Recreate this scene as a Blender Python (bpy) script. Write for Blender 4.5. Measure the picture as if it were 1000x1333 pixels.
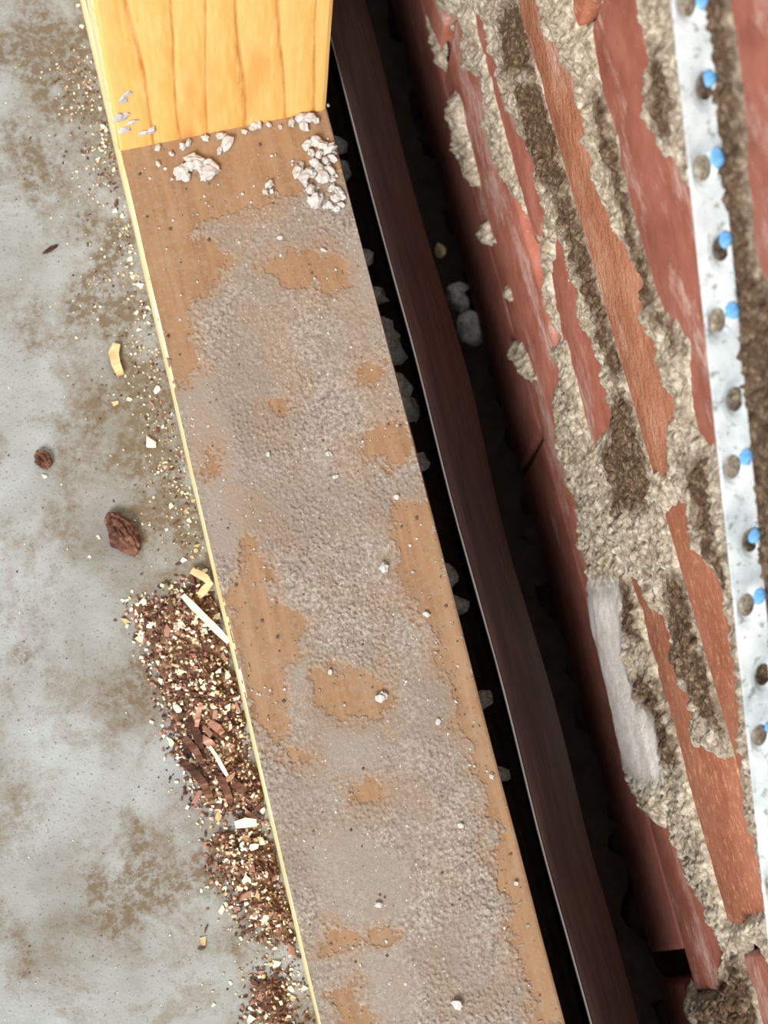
import bpy, bmesh, math, random
import numpy as np
from mathutils import Vector, Matrix, Euler

for o in list(bpy.data.objects): bpy.data.objects.remove(o, do_unlink=True)
S = bpy.context.scene
COL = S.collection

# ---------------------------------------------------------------- camera
CLOC = np.array([-0.01734, -0.34949, 0.78992])
CROT = (0.24915, -0.05910, -0.24308)
FPX, CX, CY = 2500.0, 500.0, 666.5
cam = bpy.data.cameras.new('camera'); camo = bpy.data.objects.new('camera', cam); COL.objects.link(camo)
cam.sensor_fit = 'VERTICAL'; cam.sensor_height = 36.0; cam.lens = FPX * 36.0 / 1333.0
cam.clip_start = 0.02; cam.clip_end = 50
camo.location = CLOC; camo.rotation_euler = CROT
cam.dof.use_dof = True; cam.dof.focus_distance = 0.745; cam.dof.aperture_fstop = 15.0
S.camera = camo

# ---------------------------------------------------------------- light
w = bpy.data.worlds.new('sky'); S.world = w; w.use_nodes = True
w.node_tree.nodes['Background'].inputs[0].default_value = (0.93, 0.97, 1.0, 1)
w.node_tree.nodes['Background'].inputs[1].default_value = 0.72
sun = bpy.data.lights.new('sun', 'SUN'); suno = bpy.data.objects.new('sun', sun); COL.objects.link(suno)
sun.energy = 3.3; sun.angle = math.radians(20); sun.color = (1.0, 0.98, 0.945)
suno.location = (-1.2, -1.1, 1.8)
suno.rotation_euler = Vector((-0.43, -0.58, 0.755)).to_track_quat('Z', 'Y').to_euler()
S.view_settings.view_transform = 'Standard'; S.view_settings.look = 'None'
S.view_settings.exposure = 0.46; S.view_settings.gamma = 1.0; S.view_settings.use_curve_mapping = False

# ---------------------------------------------------------------- helpers
RM = np.array(Euler(CROT, 'XYZ').to_matrix())
def px(u, v, ax, val):
    """point of the plane (axis ax = val) seen at photo pixel (u, v)"""
    d = RM @ np.array([(u - CX) / FPX, -(v - CY) / FPX, -1.0])
    return CLOC + d * ((val - CLOC[ax]) / d[ax])
def pxplane(u, v, p0, n):
    d = RM @ np.array([(u - CX) / FPX, -(v - CY) / FPX, -1.0])
    return CLOC + d * (np.dot(p0 - CLOC, n) / np.dot(d, n))
rnd = random.Random(7)
def tag(o, label=None, cat=None, group=None, kind=None):
    if label: o['label'] = label
    if cat: o['category'] = cat
    if group: o['group'] = group
    if kind: o['kind'] = kind
    return o
def link(name, me, mat=None, parent=None):
    o = bpy.data.objects.new(name, me); COL.objects.link(o)
    if mat is not None and me is not None and len(me.materials) == 0:
        for m in (mat if isinstance(mat, (list, tuple)) else [mat]): me.materials.append(m)
    if parent is not None: o.parent = parent
    return o
def from_bm(name, bm, smooth=False):
    me = bpy.data.meshes.new(name); bm.to_mesh(me); bm.free()
    if smooth: me.shade_smooth()
    return me
def mesh_np(name, co, faces, smooth=True):
    me = bpy.data.meshes.new(name)
    co = np.ascontiguousarray(co, dtype=np.float32); faces = np.ascontiguousarray(faces, dtype=np.int32)
    k = faces.shape[1]
    me.vertices.add(len(co)); me.vertices.foreach_set('co', co.ravel())
    me.loops.add(faces.size); me.loops.foreach_set('vertex_index', faces.ravel())
    me.polygons.add(len(faces)); me.polygons.foreach_set('loop_start', np.arange(0, faces.size, k, dtype=np.int32))
    me.update(calc_edges=True)
    if smooth: me.shade_smooth()
    return me
def attr(me, name, vals):
    a = me.attributes.new(name, 'FLOAT', 'POINT'); a.data.foreach_set('value', np.asarray(vals, dtype=np.float32))

# numpy gradient noise
_pr = np.random.RandomState(3); _perm = _pr.permutation(512); _perm = np.concatenate([_perm, _perm])
_grad = _pr.normal(size=(512, 2)); _grad /= np.linalg.norm(_grad, axis=1)[:, None]
def noise2(x, y):
    xi = np.floor(x).astype(int); yi = np.floor(y).astype(int); xf = x - xi; yf = y - yi
    u = xf**3 * (xf * (xf * 6 - 15) + 10); v = yf**3 * (yf * (yf * 6 - 15) + 10)
    def g(a, b, dx, dy):
        h = _perm[(_perm[(xi + a) & 511] + yi + b) & 511]; gr = _grad[h]
        return gr[..., 0] * dx + gr[..., 1] * dy
    n0 = g(0, 0, xf, yf) * (1 - u) + g(1, 0, xf - 1, yf) * u
    n1 = g(0, 1, xf, yf - 1) * (1 - u) + g(1, 1, xf - 1, yf - 1) * u
    return (n0 * (1 - v) + n1 * v) * 1.5
def fbm(x, y, oct=3, gain=0.55):
    s = 0; a = 1; f = 1
    for i in range(oct):
        s = s + a * noise2(x * f + 17.3 * i, y * f - 9.1 * i); a *= gain; f *= 2.03
    return s
def worley(x, y):
    xi = np.floor(x).astype(int); yi = np.floor(y).astype(int); best = np.full(x.shape, 9.0)
    for a in (-1, 0, 1):
        for b in (-1, 0, 1):
            h = _perm[(_perm[(xi + a) & 511] + yi + b) & 511]
            jx = (h * 0.7548777) % 1.0; jy = (h * 0.5698403) % 1.0
            best = np.minimum(best, (xi + a + jx - x)**2 + (yi + b + jy - y)**2)
    return np.sqrt(best)
def sdpoly(P, X, Y):
    """signed distance to polygon, negative inside"""
    P = np.asarray(P, float); d = np.full(X.shape, 1e9); ins = np.zeros(X.shape, bool)
    for i in range(len(P)):
        a = P[i]; b = P[(i + 1) % len(P)]; e = b - a
        wx = X - a[0]; wy = Y - a[1]
        t = np.clip((wx * e[0] + wy * e[1]) / max(e @ e, 1e-12), 0, 1)
        d = np.minimum(d, (wx - t * e[0])**2 + (wy - t * e[1])**2)
        c = (a[1] > Y) != (b[1] > Y)
        with np.errstate(divide='ignore', invalid='ignore'):
            xx = e[0] * (Y - a[1]) / (e[1] if e[1] != 0 else 1e-12) + a[0]
        ins ^= c & (X < xx)
    d = np.sqrt(d); return np.where(ins, -d, d)
def sst(a, b, x):
    t = np.clip((x - a) / (b - a), 0, 1); return t * t * (3 - 2 * t)

# ---------------------------------------------------------------- materials
def srgb(r, g, b):
    f = lambda c: (c / 255 / 12.92) if c / 255 <= 0.04045 else ((c / 255 + 0.055) / 1.055) ** 2.4
    return (f(r), f(g), f(b), 1)
class Mat:
    def __init__(s, name, rough=0.9, spec=0.2, metal=0):
        s.m = bpy.data.materials.new(name); s.m.use_nodes = True; s.t = s.m.node_tree; s.n = s.t.nodes
        s.b = s.n['Principled BSDF']; s.b.inputs['Roughness'].default_value = rough
        s.b.inputs['Specular IOR Level'].default_value = spec; s.b.inputs['Metallic'].default_value = metal
        s.tc = s.n.new('ShaderNodeTexCoord')
    def link(s, a, b): s.t.links.new(a, b)
    def coord(s, scale=(1, 1, 1), rot=(0, 0, 0), src='Object'):
        m = s.n.new('ShaderNodeMapping'); m.inputs['Scale'].default_value = scale; m.inputs['Rotation'].default_value = rot
        s.link(s.tc.outputs[src], m.inputs['Vector']); return m.outputs[0]
    def noise(s, scale, detail=4, rough=0.6, co=None, dist=0):
        t = s.n.new('ShaderNodeTexNoise'); t.inputs['Scale'].default_value = scale; t.inputs['Detail'].default_value = detail
        t.inputs['Roughness'].default_value = rough; t.inputs['Distortion'].default_value = dist
        s.link(co if co is not None else s.tc.outputs['Object'], t.inputs['Vector']); return t.outputs['Fac']
    def ramp(s, fac, stops, interp='LINEAR'):
        r = s.n.new('ShaderNodeValToRGB'); r.color_ramp.interpolation = interp; e = r.color_ramp.elements
        while len(e) < len(stops): e.new(0.5)
        for el, (p, c) in zip(e, stops): el.position = p; el.color = c
        s.link(fac, r.inputs[0]); return r.outputs[0]
    def mix(s, fac, a, b, mode='MIX'):
        m = s.n.new('ShaderNodeMix'); m.data_type = 'RGBA'; m.blend_type = mode
        for i, v in ((0, fac), (6, a), (7, b)):
            if hasattr(v, 'links'): s.link(v, m.inputs[i])
            else: m.inputs[i].default_value = v
        return m.outputs[2]
    def math(s, op, a, b=0.0, clamp=False):
        m = s.n.new('ShaderNodeMath'); m.operation = op; m.use_clamp = clamp
        for i, v in ((0, a), (1, b)):
            if hasattr(v, 'links'): s.link(v, m.inputs[i])
            else: m.inputs[i].default_value = v
        return m.outputs[0]
    def attr(s, name):
        a = s.n.new('ShaderNodeAttribute'); a.attribute_name = name; return a.outputs['Fac']
    def color(s, c):
        if hasattr(c, 'links'): s.link(c, s.b.inputs['Base Color'])
        else: s.b.inputs['Base Color'].default_value = c
        return s
    def bump(s, h, strength=0.5, dist=0.001):
        b = s.n.new('ShaderNodeBump'); b.inputs['Strength'].default_value = strength; b.inputs['Distance'].default_value = dist
        s.link(h, b.inputs['Height']); s.link(b.outputs[0], s.b.inputs['Normal']); return s
BLK, WHT = (0, 0, 0, 1), (1, 1, 1, 1)
def bw(a, b): return [(a, BLK), (b, WHT)]

# concrete
M = Mat('concrete', 0.85, 0.25)
base = M.ramp(M.noise(14, 5, 0.6), [(0.32, srgb(128, 126, 119)), (0.48, srgb(148, 149, 146)), (0.66, srgb(163, 168, 168))])
st = M.ramp(M.noise(30, 9, 0.78, dist=0.4), bw(0.50, 0.62))
edge = M.attr('dirt')
c1 = M.mix(M.math('MULTIPLY', st, 0.6), base, srgb(118, 106, 90))
sp = M.ramp(M.noise(260, 6, 0.75), bw(0.42, 0.60))
fac = M.math('MULTIPLY', M.math('ADD', M.math('MULTIPLY', sp, 1.0), 0.45), edge, True)
c2 = M.mix(fac, c1, srgb(108, 94, 76))
sp2 = M.ramp(M.noise(700, 2, 0.6), bw(0.62, 0.68))
c3 = M.mix(M.math('MULTIPLY', sp2, 0.6), c2, srgb(88, 76, 62))
M.color(c3).bump(M.noise(420, 5, 0.7), 0.35, 0.0012)
m_conc = M.m
# stud timber (grain along object Z)
M = Mat('stud_timber', 0.55, 0.3)
co = M.coord((1, 1, 0.05))
wv = M.n.new('ShaderNodeTexWave'); wv.wave_type = 'BANDS'; wv.bands_direction = 'X'; wv.wave_profile = 'SAW'
wv.inputs['Scale'].default_value = 22; wv.inputs['Distortion'].default_value = 5.0; wv.inputs['Detail'].default_value = 1.5
wv.inputs['Detail Scale'].default_value = 1.6; wv.inputs['Detail Roughness'].default_value = 0.5
co2 = M.coord((1, 1, 0.10)); M.link(co2, wv.inputs['Vector'])
g1 = M.ramp(wv.outputs['Fac'], [(0.0, srgb(240, 190, 112)), (0.55, srgb(234, 180, 100)), (0.86, srgb(226, 168, 86)), (0.94, srgb(186, 122, 50)), (1.0, srgb(228, 172, 92))])
fine = M.noise(420, 5, 0.65, M.coord((1, 1, 0.09)))
g2 = M.mix(M.math('MULTIPLY', M.ramp(fine, bw(0.40, 0.68)), 0.55), g1, srgb(247, 209, 140))
kn = M.ramp(M.noise(55, 3, 0.6, M.coord((1, 1, 0.12))), bw(0.55, 0.75))
g3 = M.mix(M.math('MULTIPLY', kn, 0.5), g2, srgb(196, 126, 56))
dk = M.ramp(M.noise(230, 3, 0.6, M.coord((1.6, 1, 0.25))), bw(0.70, 0.76))
g4 = M.mix(M.math('MULTIPLY', dk, 0.6), g3, srgb(130, 86, 40))
M.color(g4).bump(fine, 0.25, 0.0006); m_stud = M.m
# raw timber side
M = Mat('raw_timber', 0.7, 0.2)
M.color(M.ramp(M.noise(160, 4, 0.6, M.coord((1, 0.15, 1))), [(0.3, srgb(206, 166, 104)), (0.5, srgb(238, 214, 160)), (0.7, srgb(248, 232, 190))])); m_raw = M.m
# weathered plate top (grain along Y)
M = Mat('plate_timber', 0.75, 0.2)
gr = M.noise(240, 5, 0.6, M.coord((1, 0.05, 1)))
c1 = M.ramp(gr, [(0.3, srgb(130, 99, 72)), (0.55, srgb(148, 115, 85)), (0.75, srgb(157, 127, 99))])
bl = M.ramp(M.noise(26, 4, 0.6), bw(0.5, 0.7))
c2 = M.mix(M.math('MULTIPLY', bl, 0.45), c1, srgb(134, 102, 78))
dd = M.ramp(M.noise(60, 6, 0.7), bw(0.45, 0.75))
c3 = M.mix(M.math('MULTIPLY', dd, 0.75), c2, srgb(154, 130, 104))
ff = M.ramp(M.noise(420, 4, 0.7), bw(0.52, 0.62))
c3 = M.mix(M.math('MULTIPLY', ff, 0.5), c3, srgb(150, 132, 114))
M.color(c3).bump(gr, 0.2, 0.0005); m_plate = M.m
# dust
M = Mat('cement_dust', 0.95, 0.1)
tn = M.attr('tone')
c1 = M.ramp(M.noise(600, 3, 0.7), [(0.3, srgb(112, 99, 88)), (0.5, srgb(146, 135, 124)), (0.72, srgb(180, 170, 158))])
c2 = M.mix(M.ramp(M.noise(22, 4, 0.6), bw(0.42, 0.66)), c1, srgb(136, 123, 111))
c3 = M.mix(M.math('MULTIPLY', tn, 0.6), c2, srgb(146, 136, 126))
thn = M.attr('thin')
c4 = M.mix(M.math('MULTIPLY', thn, 0.55), c3, srgb(150, 121, 96))
sp = M.ramp(M.noise(900, 2, 0.5), bw(0.70, 0.74))
M.color(M.mix(sp, c4, srgb(222, 212, 196))).bump(M.noise(1300, 3, 0.7), 0.5, 0.0006); m_dust = M.m
# mortar
M = Mat('mortar', 0.95, 0.1)
tn = M.attr('tone')
nz = M.noise(300, 5, 0.7)
lt = M.ramp(nz, [(0.3, srgb(122, 106, 86)), (0.48, srgb(172, 159, 139)), (0.66, srgb(214, 206, 190))])
brown_shade = M.ramp(nz, [(0.3, srgb(56, 41, 31)), (0.5, srgb(90, 71, 55)), (0.72, srgb(148, 132, 110))])  # brown mortar colour, darkened further by painted-in joint shade
c1 = M.mix(tn, brown_shade, lt)
wt = M.attr('white')
c2 = M.mix(wt, c1, M.ramp(M.noise(120, 4, 0.6), [(0.35, srgb(214, 208, 200)), (0.65, srgb(238, 234, 228))]))
pit = M.ramp(M.noise(520, 3, 0.65), bw(0.60, 0.67))
pf = M.math('MULTIPLY', pit, M.math('SUBTRACT', 0.8, wt, True))
M.color(M.mix(M.math('MULTIPLY', pf, 0.7), c2, srgb(84, 66, 50))).bump(M.noise(900, 4, 0.7), 0.6, 0.0008); m_mortar = M.m
# dark mortar droppings
M = Mat('dirty_mortar', 0.95, 0.1)
M.color(M.ramp(M.noise(160, 5, 0.7), [(0.3, srgb(70, 52, 42)), (0.55, srgb(112, 90, 72)), (0.75, srgb(150, 130, 108))])).bump(M.noise(500, 4, 0.7), 0.7, 0.001); m_dirty = M.m
# pale mortar crumb
M = Mat('pale_mortar_crumb', 0.95, 0.1)
M.color(M.ramp(M.noise(420, 4, 0.7), [(0.3, srgb(138, 128, 118)), (0.46, srgb(204, 199, 193)), (0.65, srgb(242, 240, 238))])).bump(M.noise(800, 4, 0.7), 0.6, 0.0008); m_crumb = M.m
# bricks
def brick_mat(name, cols, film, rough_scale, bstr, streak=(1, 0.42, 0.8), speck=None, bdist=0.0016):
    M = Mat(name, 0.85, 0.2)
    c = M.ramp(M.noise(45, 5, 0.65), [(0.32, srgb(*cols[0])), (0.52, srgb(*cols[1])), (0.72, srgb(*cols[2]))])
    c = M.mix(M.math('MULTIPLY', M.ramp(M.noise(900, 3, 0.6), bw(0.5, 0.7)), 0.25), c, srgb(*cols[0]))
    fm = M.ramp(M.noise(34, 6, 0.7, M.coord((1, 0.5, 1))), bw(film, film + 0.10))
    fm2 = M.math('MULTIPLY', fm, M.ramp(M.noise(260, 5, 0.7, M.coord(streak)), bw(0.36, 0.62)))
    c = M.mix(M.math('MULTIPLY', fm2, 0.72), c, srgb(214, 188, 176))
    if speck:
        c = M.mix(M.math('MULTIPLY', M.ramp(M.noise(330, 5, 0.75, M.coord((1, 0.6, 1))), bw(0.53, 0.66)), 0.75), c, srgb(*speck))
    M.color(c).bump(M.noise(rough_scale, 5, 0.6, M.coord((1, 0.65, 0.7))), bstr, bdist)
    return M.m
m_bred = brick_mat('brick_red', [(136, 78, 63), (156, 95, 79), (170, 111, 96)], 0.53, 240, 0.25)
m_bfilm = brick_mat('brick_red_smeared', [(150, 86, 68), (174, 107, 89), (190, 130, 113)], 0.49, 260, 0.35)
m_borange = brick_mat('brick_orange', [(154, 98, 72), (178, 120, 92), (198, 148, 120)], 0.56, 420, 1.0, bdist=0.003)
m_bspeck = brick_mat('brick_speckled', [(146, 86, 63), (164, 103, 78), (176, 117, 92)], 0.60, 300, 0.4, speck=(214, 160, 122))
m_bdark = brick_mat('brick_brown_red', [(124, 72, 62), (148, 92, 80), (162, 106, 96)], 0.60, 240, 0.25)
# membrane
M = Mat('dark_membrane', 0.8, 0.25)
M.color(M.ramp(M.noise(200, 5, 0.6, M.coord((1, 0.12, 1))), [(0.3, srgb(48, 33, 30)), (0.7, srgb(74, 53, 48))])).bump(M.noise(500, 3, 0.6, M.coord((1, 0.3, 1))), 0.2, 0.0005); m_mem = M.m
M = Mat('membrane_pale_edge', 0.6, 0.4); M.color(srgb(120, 116, 110)); m_memedge = M.m
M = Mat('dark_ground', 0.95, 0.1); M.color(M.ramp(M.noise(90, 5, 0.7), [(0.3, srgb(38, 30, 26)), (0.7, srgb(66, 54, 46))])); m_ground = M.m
# galvanised strap
M = Mat('galvanised_steel', 0.5, 0.5, 0.0)
c1 = M.ramp(M.noise(60, 4, 0.6), [(0.3, srgb(158, 168, 172)), (0.5, srgb(198, 206, 208)), (0.7, srgb(222, 228, 230))])
sp = M.ramp(M.noise(300, 4, 0.7), bw(0.58, 0.64))
c1 = M.mix(M.math('MULTIPLY', sp, 0.7), c1, srgb(112, 112, 108))
M.color(c1).bump(M.noise(200, 3, 0.6), 0.15, 0.0006); m_galv = M.m
M = Mat('blue_reflection', 0.5, 0.4); M.color(M.ramp(M.noise(300, 3), [(0.35, srgb(84, 152, 212)), (0.7, srgb(138, 192, 234))])); m_blue = M.m  # sky reflection on the galvanised steel, put into a blue colour
# wood chips
def chip_mat(name, a, b, c):
    M = Mat(name, 0.8, 0.2)
    M.color(M.ramp(M.noise(420, 4, 0.6, M.coord((0.3, 1, 1))), [(0.3, srgb(*a)), (0.5, srgb(*b)), (0.72, srgb(*c))])).bump(M.noise(900, 3, 0.6), 0.3, 0.0004); return M.m
m_cpale = chip_mat('pale_chip', (226, 204, 160), (246, 234, 204), (254, 248, 232))
m_ctan = chip_mat('tan_chip', (178, 146, 102), (204, 176, 132), (226, 204, 164))
m_cbrown = chip_mat('brown_bark', (62, 38, 30), (92, 60, 48), (134, 98, 80))
m_cpink = chip_mat('reddish_shaving', (118, 76, 62), (160, 116, 98), (206, 170, 150))
m_cdark = chip_mat('dark_bark', (48, 30, 24), (70, 44, 36), (98, 66, 54))
m_mound = chip_mat('sawdust', (70, 48, 36), (108, 80, 60), (158, 130, 102))

# ================================================================= SETTING
# ---- concrete floor slab
XW = 0.165
NX, NY = 200, 400
gx = np.linspace(-0.45, 0.089, NX); gy = np.linspace(-0.75, 0.55, NY)
GX, GY = np.meshgrid(gx, gy, indexing='ij')
co = np.stack([GX, GY, np.zeros_like(GX)], -1).reshape(-1, 3)
idx = np.arange(NX * NY).reshape(NX, NY)
fc = np.stack([idx[:-1, :-1], idx[1:, :-1], idx[1:, 1:], idx[:-1, 1:]], -1).reshape(-1, 4)
# slab sides and bottom as one closed box skirt
ring = np.concatenate([idx[:, 0], idx[-1, 1:], idx[-2::-1, -1], idx[0, -2:0:-1]])
low = co[ring].copy(); low[:, 2] = -0.2; n0 = len(co)
co = np.concatenate([co, low]); k = len(ring)
side = np.array([[ring[i], n0 + i, n0 + (i + 1) % k, ring[(i + 1) % k]] for i in range(k)])
fme = mesh_np('floor', co, np.concatenate([fc, side]), smooth=False)
dirt = np.zeros(len(co)); X0 = co[:, 0]; Y0 = co[:, 1]
dirt = np.clip(1.25 - (-X0) / 0.040, 0, 1) * 0.95
dirt *= np.clip(0.55 + 0.9 * fbm(X0 * 40, Y0 * 40, 3), 0, 1.1)
for (u, v, r, s) in ((60, 100, .012, .9), (95, 120, .014, .9), (45, 420, .012, .8), (20, 60, .01, .8), (75, 860, .012, .5), (190, 900, .012, .8), (150, 560, .02, .7), (15, 1240, .012, .6), (150, 1150, .02, .6)):
    p = px(u, v, 2, 0.0)
    dirt += s * np.exp(-((X0 - p[0])**2 + ((Y0 - p[1]) * .7)**2) / r**2) * np.clip(0.7 + 1.2 * fbm(X0 * 70, Y0 * 70, 3), 0, 1)
dirt += 0.55 * sst(0.05, 0.6, fbm(X0 * 28 + 4, Y0 * 22, 4)) * (X0 > -0.11)
attr(fme, 'dirt', np.clip(dirt, 0, 1))
tag(link('floor', fme, m_conc), 'grey stained concrete floor slab beside the timber plate', None, None, 'structure')
# ---- dark ground at the bottom of the cavity
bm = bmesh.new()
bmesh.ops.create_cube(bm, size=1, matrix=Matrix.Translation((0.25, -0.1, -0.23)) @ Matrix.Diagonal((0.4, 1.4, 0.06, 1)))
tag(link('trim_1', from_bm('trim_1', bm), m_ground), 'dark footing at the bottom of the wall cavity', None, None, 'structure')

# ---- brick wall: courses of separate bricks
wall = bpy.data.objects.new('wall_right', None); COL.objects.link(wall); wall.location = (0, 0, 0)
tag(wall, 'red brick wall with mortar squeezed out of rough joints', None, None, 'structure')
def make_brick(y0, y1, z0, z1, xf, mat, depth=0.10, bev=0.003):
    bm = bmesh.new()
    bmesh.ops.create_cube(bm, size=1, matrix=Matrix.Translation((xf + depth / 2, (y0 + y1) / 2, (z0 + z1) / 2)) @ Matrix.Diagonal((depth, abs(y1 - y0), z1 - z0, 1)))
    bmesh.ops.bevel(bm, geom=bm.edges[:], offset=bev, segments=2, profile=0.6, affect='EDGES')
    for v in bm.verts:
        v.co.y += rnd.uniform(-.0008, .0008); v.co.z += rnd.uniform(-.0006, .0006); v.co.x += rnd.uniform(-.0002, .0002)
    return link('brick', from_bm('brick', bm, True), mat, wall)
OFF = {0: 0.1665, 1: 0.165, 2: 0.166, 3: 0.1635, 4: 0.163, 5: 0.163, 6: 0.163}
CZ = {0: (-0.150, -0.073), 1: (-0.066, 0.012), 2: (0.022, 0.103), 3: (0.111, 0.175), 4: (0.183, 0.276), 5: (0.287, 0.363), 6: (0.374, 0.450)}
COURSES = {
    0: [(0.40, 0.172, m_bdark), (0.162, -0.127, m_bdark), (-0.130, -0.372, m_bdark), (-0.386, -0.66, m_bdark)],
    1: [(0.35, 0.066, m_bfilm), (0.056, -0.222, m_bfilm), (-0.230, -0.391, m_bred), (-0.405, -0.65, m_bred)],
    2: [(0.26, -0.071, m_bfilm), (-0.079, -0.19, m_bfilm), (-0.20, -0.366, m_bspeck), (-0.376, -0.62, m_bfilm)],
    3: [(0.30, 0.052, m_bred), (0.042, -0.206, m_borange), (-0.214, -0.45, m_bspeck), (-0.46, -0.70, m_bred)],
    4: [(0.20, -0.055, m_bspeck), (-0.062, -0.30, m_bred), (-0.31, -0.55, m_bspeck)],
    5: [(0.20, -0.04, m_bred), (-0.05, -0.33, m_bred)],
    6: [(0.10, -0.18, m_bdark), (-0.19, -0.43, m_bdark)]}
for c, row in COURSES.items():
    for a, b, mt in row: make_brick(b, a, CZ[c][0], CZ[c][1], OFF[c], mt)

# ---- mortar: ragged relief over the joints, bricks show where it was scraped off
BR = [
 [(548,-20),(566,-20),(567,0),(575,17),(588,22),(582,47),(573,57),(550,0)],
 [(592,10),(602,25),(601,92),(612,100),(628,112),(631,160),(641,200),(662,250),(688,290),(702,330),(712,400),(724,440),(712,460),(728,480),(722,505),(723,550),(731,600),(750,650),(755,690),(763,730),(765,775),(761,815),(750,760),(735,690),(714,612),(690,530),(664,445),(639,350),(611,250),(591,180),(576,110),(578,60)],
 [(829,1010),(843,1013),(846,1027),(854,1030),(871,1058),(882,1100),(902,1162),(916,1178),(938,1223),(933,1287),(919,1290),(898,1282),(880,1209),(848,1106),(836,1063),(832,1030)],
 [(620,32),(630,35),(634,58),(647,92),(650,120),(658,145),(670,170),(685,200),(697,230),(704,262),(707,300),(700,312),(685,275),(672,225),(660,185),(652,155),(642,117),(635,92),(631,70),(622,50)],
 [(725,310),(732,325),(737,350),(734,370),(750,382),(755,420),(770,450),(782,485),(787,503),(792,525),(790,547),(772,572),(765,567),(755,520),(745,475),(737,442),(730,432),(727,412),(720,382),(719,350)],
 [(818,750),(832,767),(846,803),(866,812),(871,840),(871,859),(880,876),(877,887),(866,893),(880,907),(894,910),(896,946),(897,968),(899,982),(922,985),(952,996),(966,1025),(978,1058),(980,1086),(992,1136),(996,1178),(978,1184),(958,1195),(945,1195),(922,1117),(899,1036),(891,996),(877,943),(857,879),(843,828),(832,786)],
 [(964,1243),(986,1234),(1010,1280),(1030,1400),(1003,1400),(983,1290)],
 [(700,-20),(705,0),(717,50),(737,62),(742,95),(752,107),(754,137),(769,155),(767,175),(775,200),(772,225),(782,255),(795,280),(815,317),(837,357),(842,385),(842,402),(827,425),(850,430),(857,450),(862,475),(872,500),(882,525),(875,540),(875,575),(870,605),(852,607),(842,582),(822,512),(807,462),(782,370),(750,255),(725,162),(707,87),(690,30),(676,-20)],
 [(875,672),(892,660),(900,665),(902,695),(905,717),(925,737),(940,752),(947,770),(955,806),(961,862),(966,918),(973,974),(972,994),(964,999),(952,974),(921,862),(891,750),(885,737)],
 [(795,-20),(842,-20),(837,25),(850,42),(851,70),(847,100),(846,140),(850,160),(862,180),(872,210),(880,212),(890,205),(900,225),(912,260),(925,350),(945,480),(950,575),(930,572),(917,545),(912,500),(907,445),(890,415),(865,375),(845,310),(827,245),(815,175),(795,112),(782,32),(790,10)],
 [(755,-20),(757,0),(760,25),(773,32),(786,20),(790,-20)],
 [(966,-40),(1060,-40),(1060,420),(1001,345),(985,180)]]
OV = [[(578,118),(588,118),(618,250),(606,252),(585,190)],[(612,283),(626,285),(640,325),(630,328)],[(642,372),(652,372),(662,398),(654,400)],
 [(656,440),(668,440),(694,505),(682,507),(664,480)],[(694,508),(700,508),(704,535)],[(742,700),(747,700),(754,728),(748,730)],[(748,762),(756,765),(755,778)],
 [(768,775),(800,780),(865,1080),(853,1085),(826,1050),(806,1000),(790,920),(776,850)],[(884,1292),(940,1288),(975,1345),(896,1345)]]
BROWN_SHADE = [[(660,5),(690,0),(700,60),(703,95),(660,95),(655,60)],[(672,107),(705,105),(745,245),(715,250),(690,190)],[(720,250),(748,250),(815,490),(800,490),(765,380),(740,310)],
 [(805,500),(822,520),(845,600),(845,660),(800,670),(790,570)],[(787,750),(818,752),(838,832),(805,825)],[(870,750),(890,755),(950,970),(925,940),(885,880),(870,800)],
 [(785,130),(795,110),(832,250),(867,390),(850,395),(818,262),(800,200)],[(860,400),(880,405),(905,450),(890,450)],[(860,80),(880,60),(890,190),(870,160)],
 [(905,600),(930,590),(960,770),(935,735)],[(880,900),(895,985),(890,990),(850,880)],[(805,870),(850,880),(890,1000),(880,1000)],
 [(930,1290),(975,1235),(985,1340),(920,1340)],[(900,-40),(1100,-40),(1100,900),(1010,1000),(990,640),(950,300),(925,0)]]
WH = [[(764,768),(800,764),(814,862),(828,918),(846,946),(858,1002),(856,1014),(830,1014),(804,980),(778,932),(763,862)]]
def wpoly(P, X=XW): return [tuple(px(u, v, 0, X)[1:] * 1000) for u, v in P]
dy, dz = 0.6, 0.75
ys = np.arange(-520, 130, dy); zs = np.arange(-100, 440, dz)
# skip the far corners that no camera position near the photograph's could see
Yg, Zg = np.meshgrid(ys, zs, indexing='ij')
sdB = np.full(Yg.shape, 1e3)
lowrect = [(-600, -200), (200, -200), (200, -66), (-600, -66)]
def local(fn, P, pad):
    P = np.asarray(P); i0 = max(0, int((P[:, 0].min() - pad - ys[0]) / dy)); i1 = int((P[:, 0].max() + pad - ys[0]) / dy) + 1
    j0 = max(0, int((P[:, 1].min() - pad - zs[0]) / dz)); j1 = int((P[:, 1].max() + pad - zs[0]) / dz) + 1
    sl = (slice(i0, max(i1, i0)), slice(j0, max(j1, j0))); fn(sl, sdpoly(P, Yg[sl], Zg[sl]))
def fB(sl, d): sdB[sl] = np.minimum(sdB[sl], d)
for P in BR: local(fB, wpoly(P), 40)
sdB = np.minimum(sdB, -66 - 0.0 - Zg if False else np.where(Zg < -66, -(-66 - Zg), Zg + 66))
sdB = np.minimum(sdB, 40)
sdO = np.full(Yg.shape, 1e3)
def fO(sl, d): sdO[sl] = np.minimum(sdO[sl], d)
for P in OV: local(fO, wpoly(P, XW - 0.004), 20)
dark = np.zeros(Yg.shape)  # browner mortar areas, with shade under the course edges put into the tone
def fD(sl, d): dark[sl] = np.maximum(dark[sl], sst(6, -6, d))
for P in BROWN_SHADE: local(fD, wpoly(P), 15)
white = np.zeros(Yg.shape)
def fW(sl, d): white[sl] = np.maximum(white[sl], sst(9, -7, d))
for P in WH: local(fW, wpoly(P, XW - 0.003), 16)
m = np.maximum(sdB, -sdO)
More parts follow.
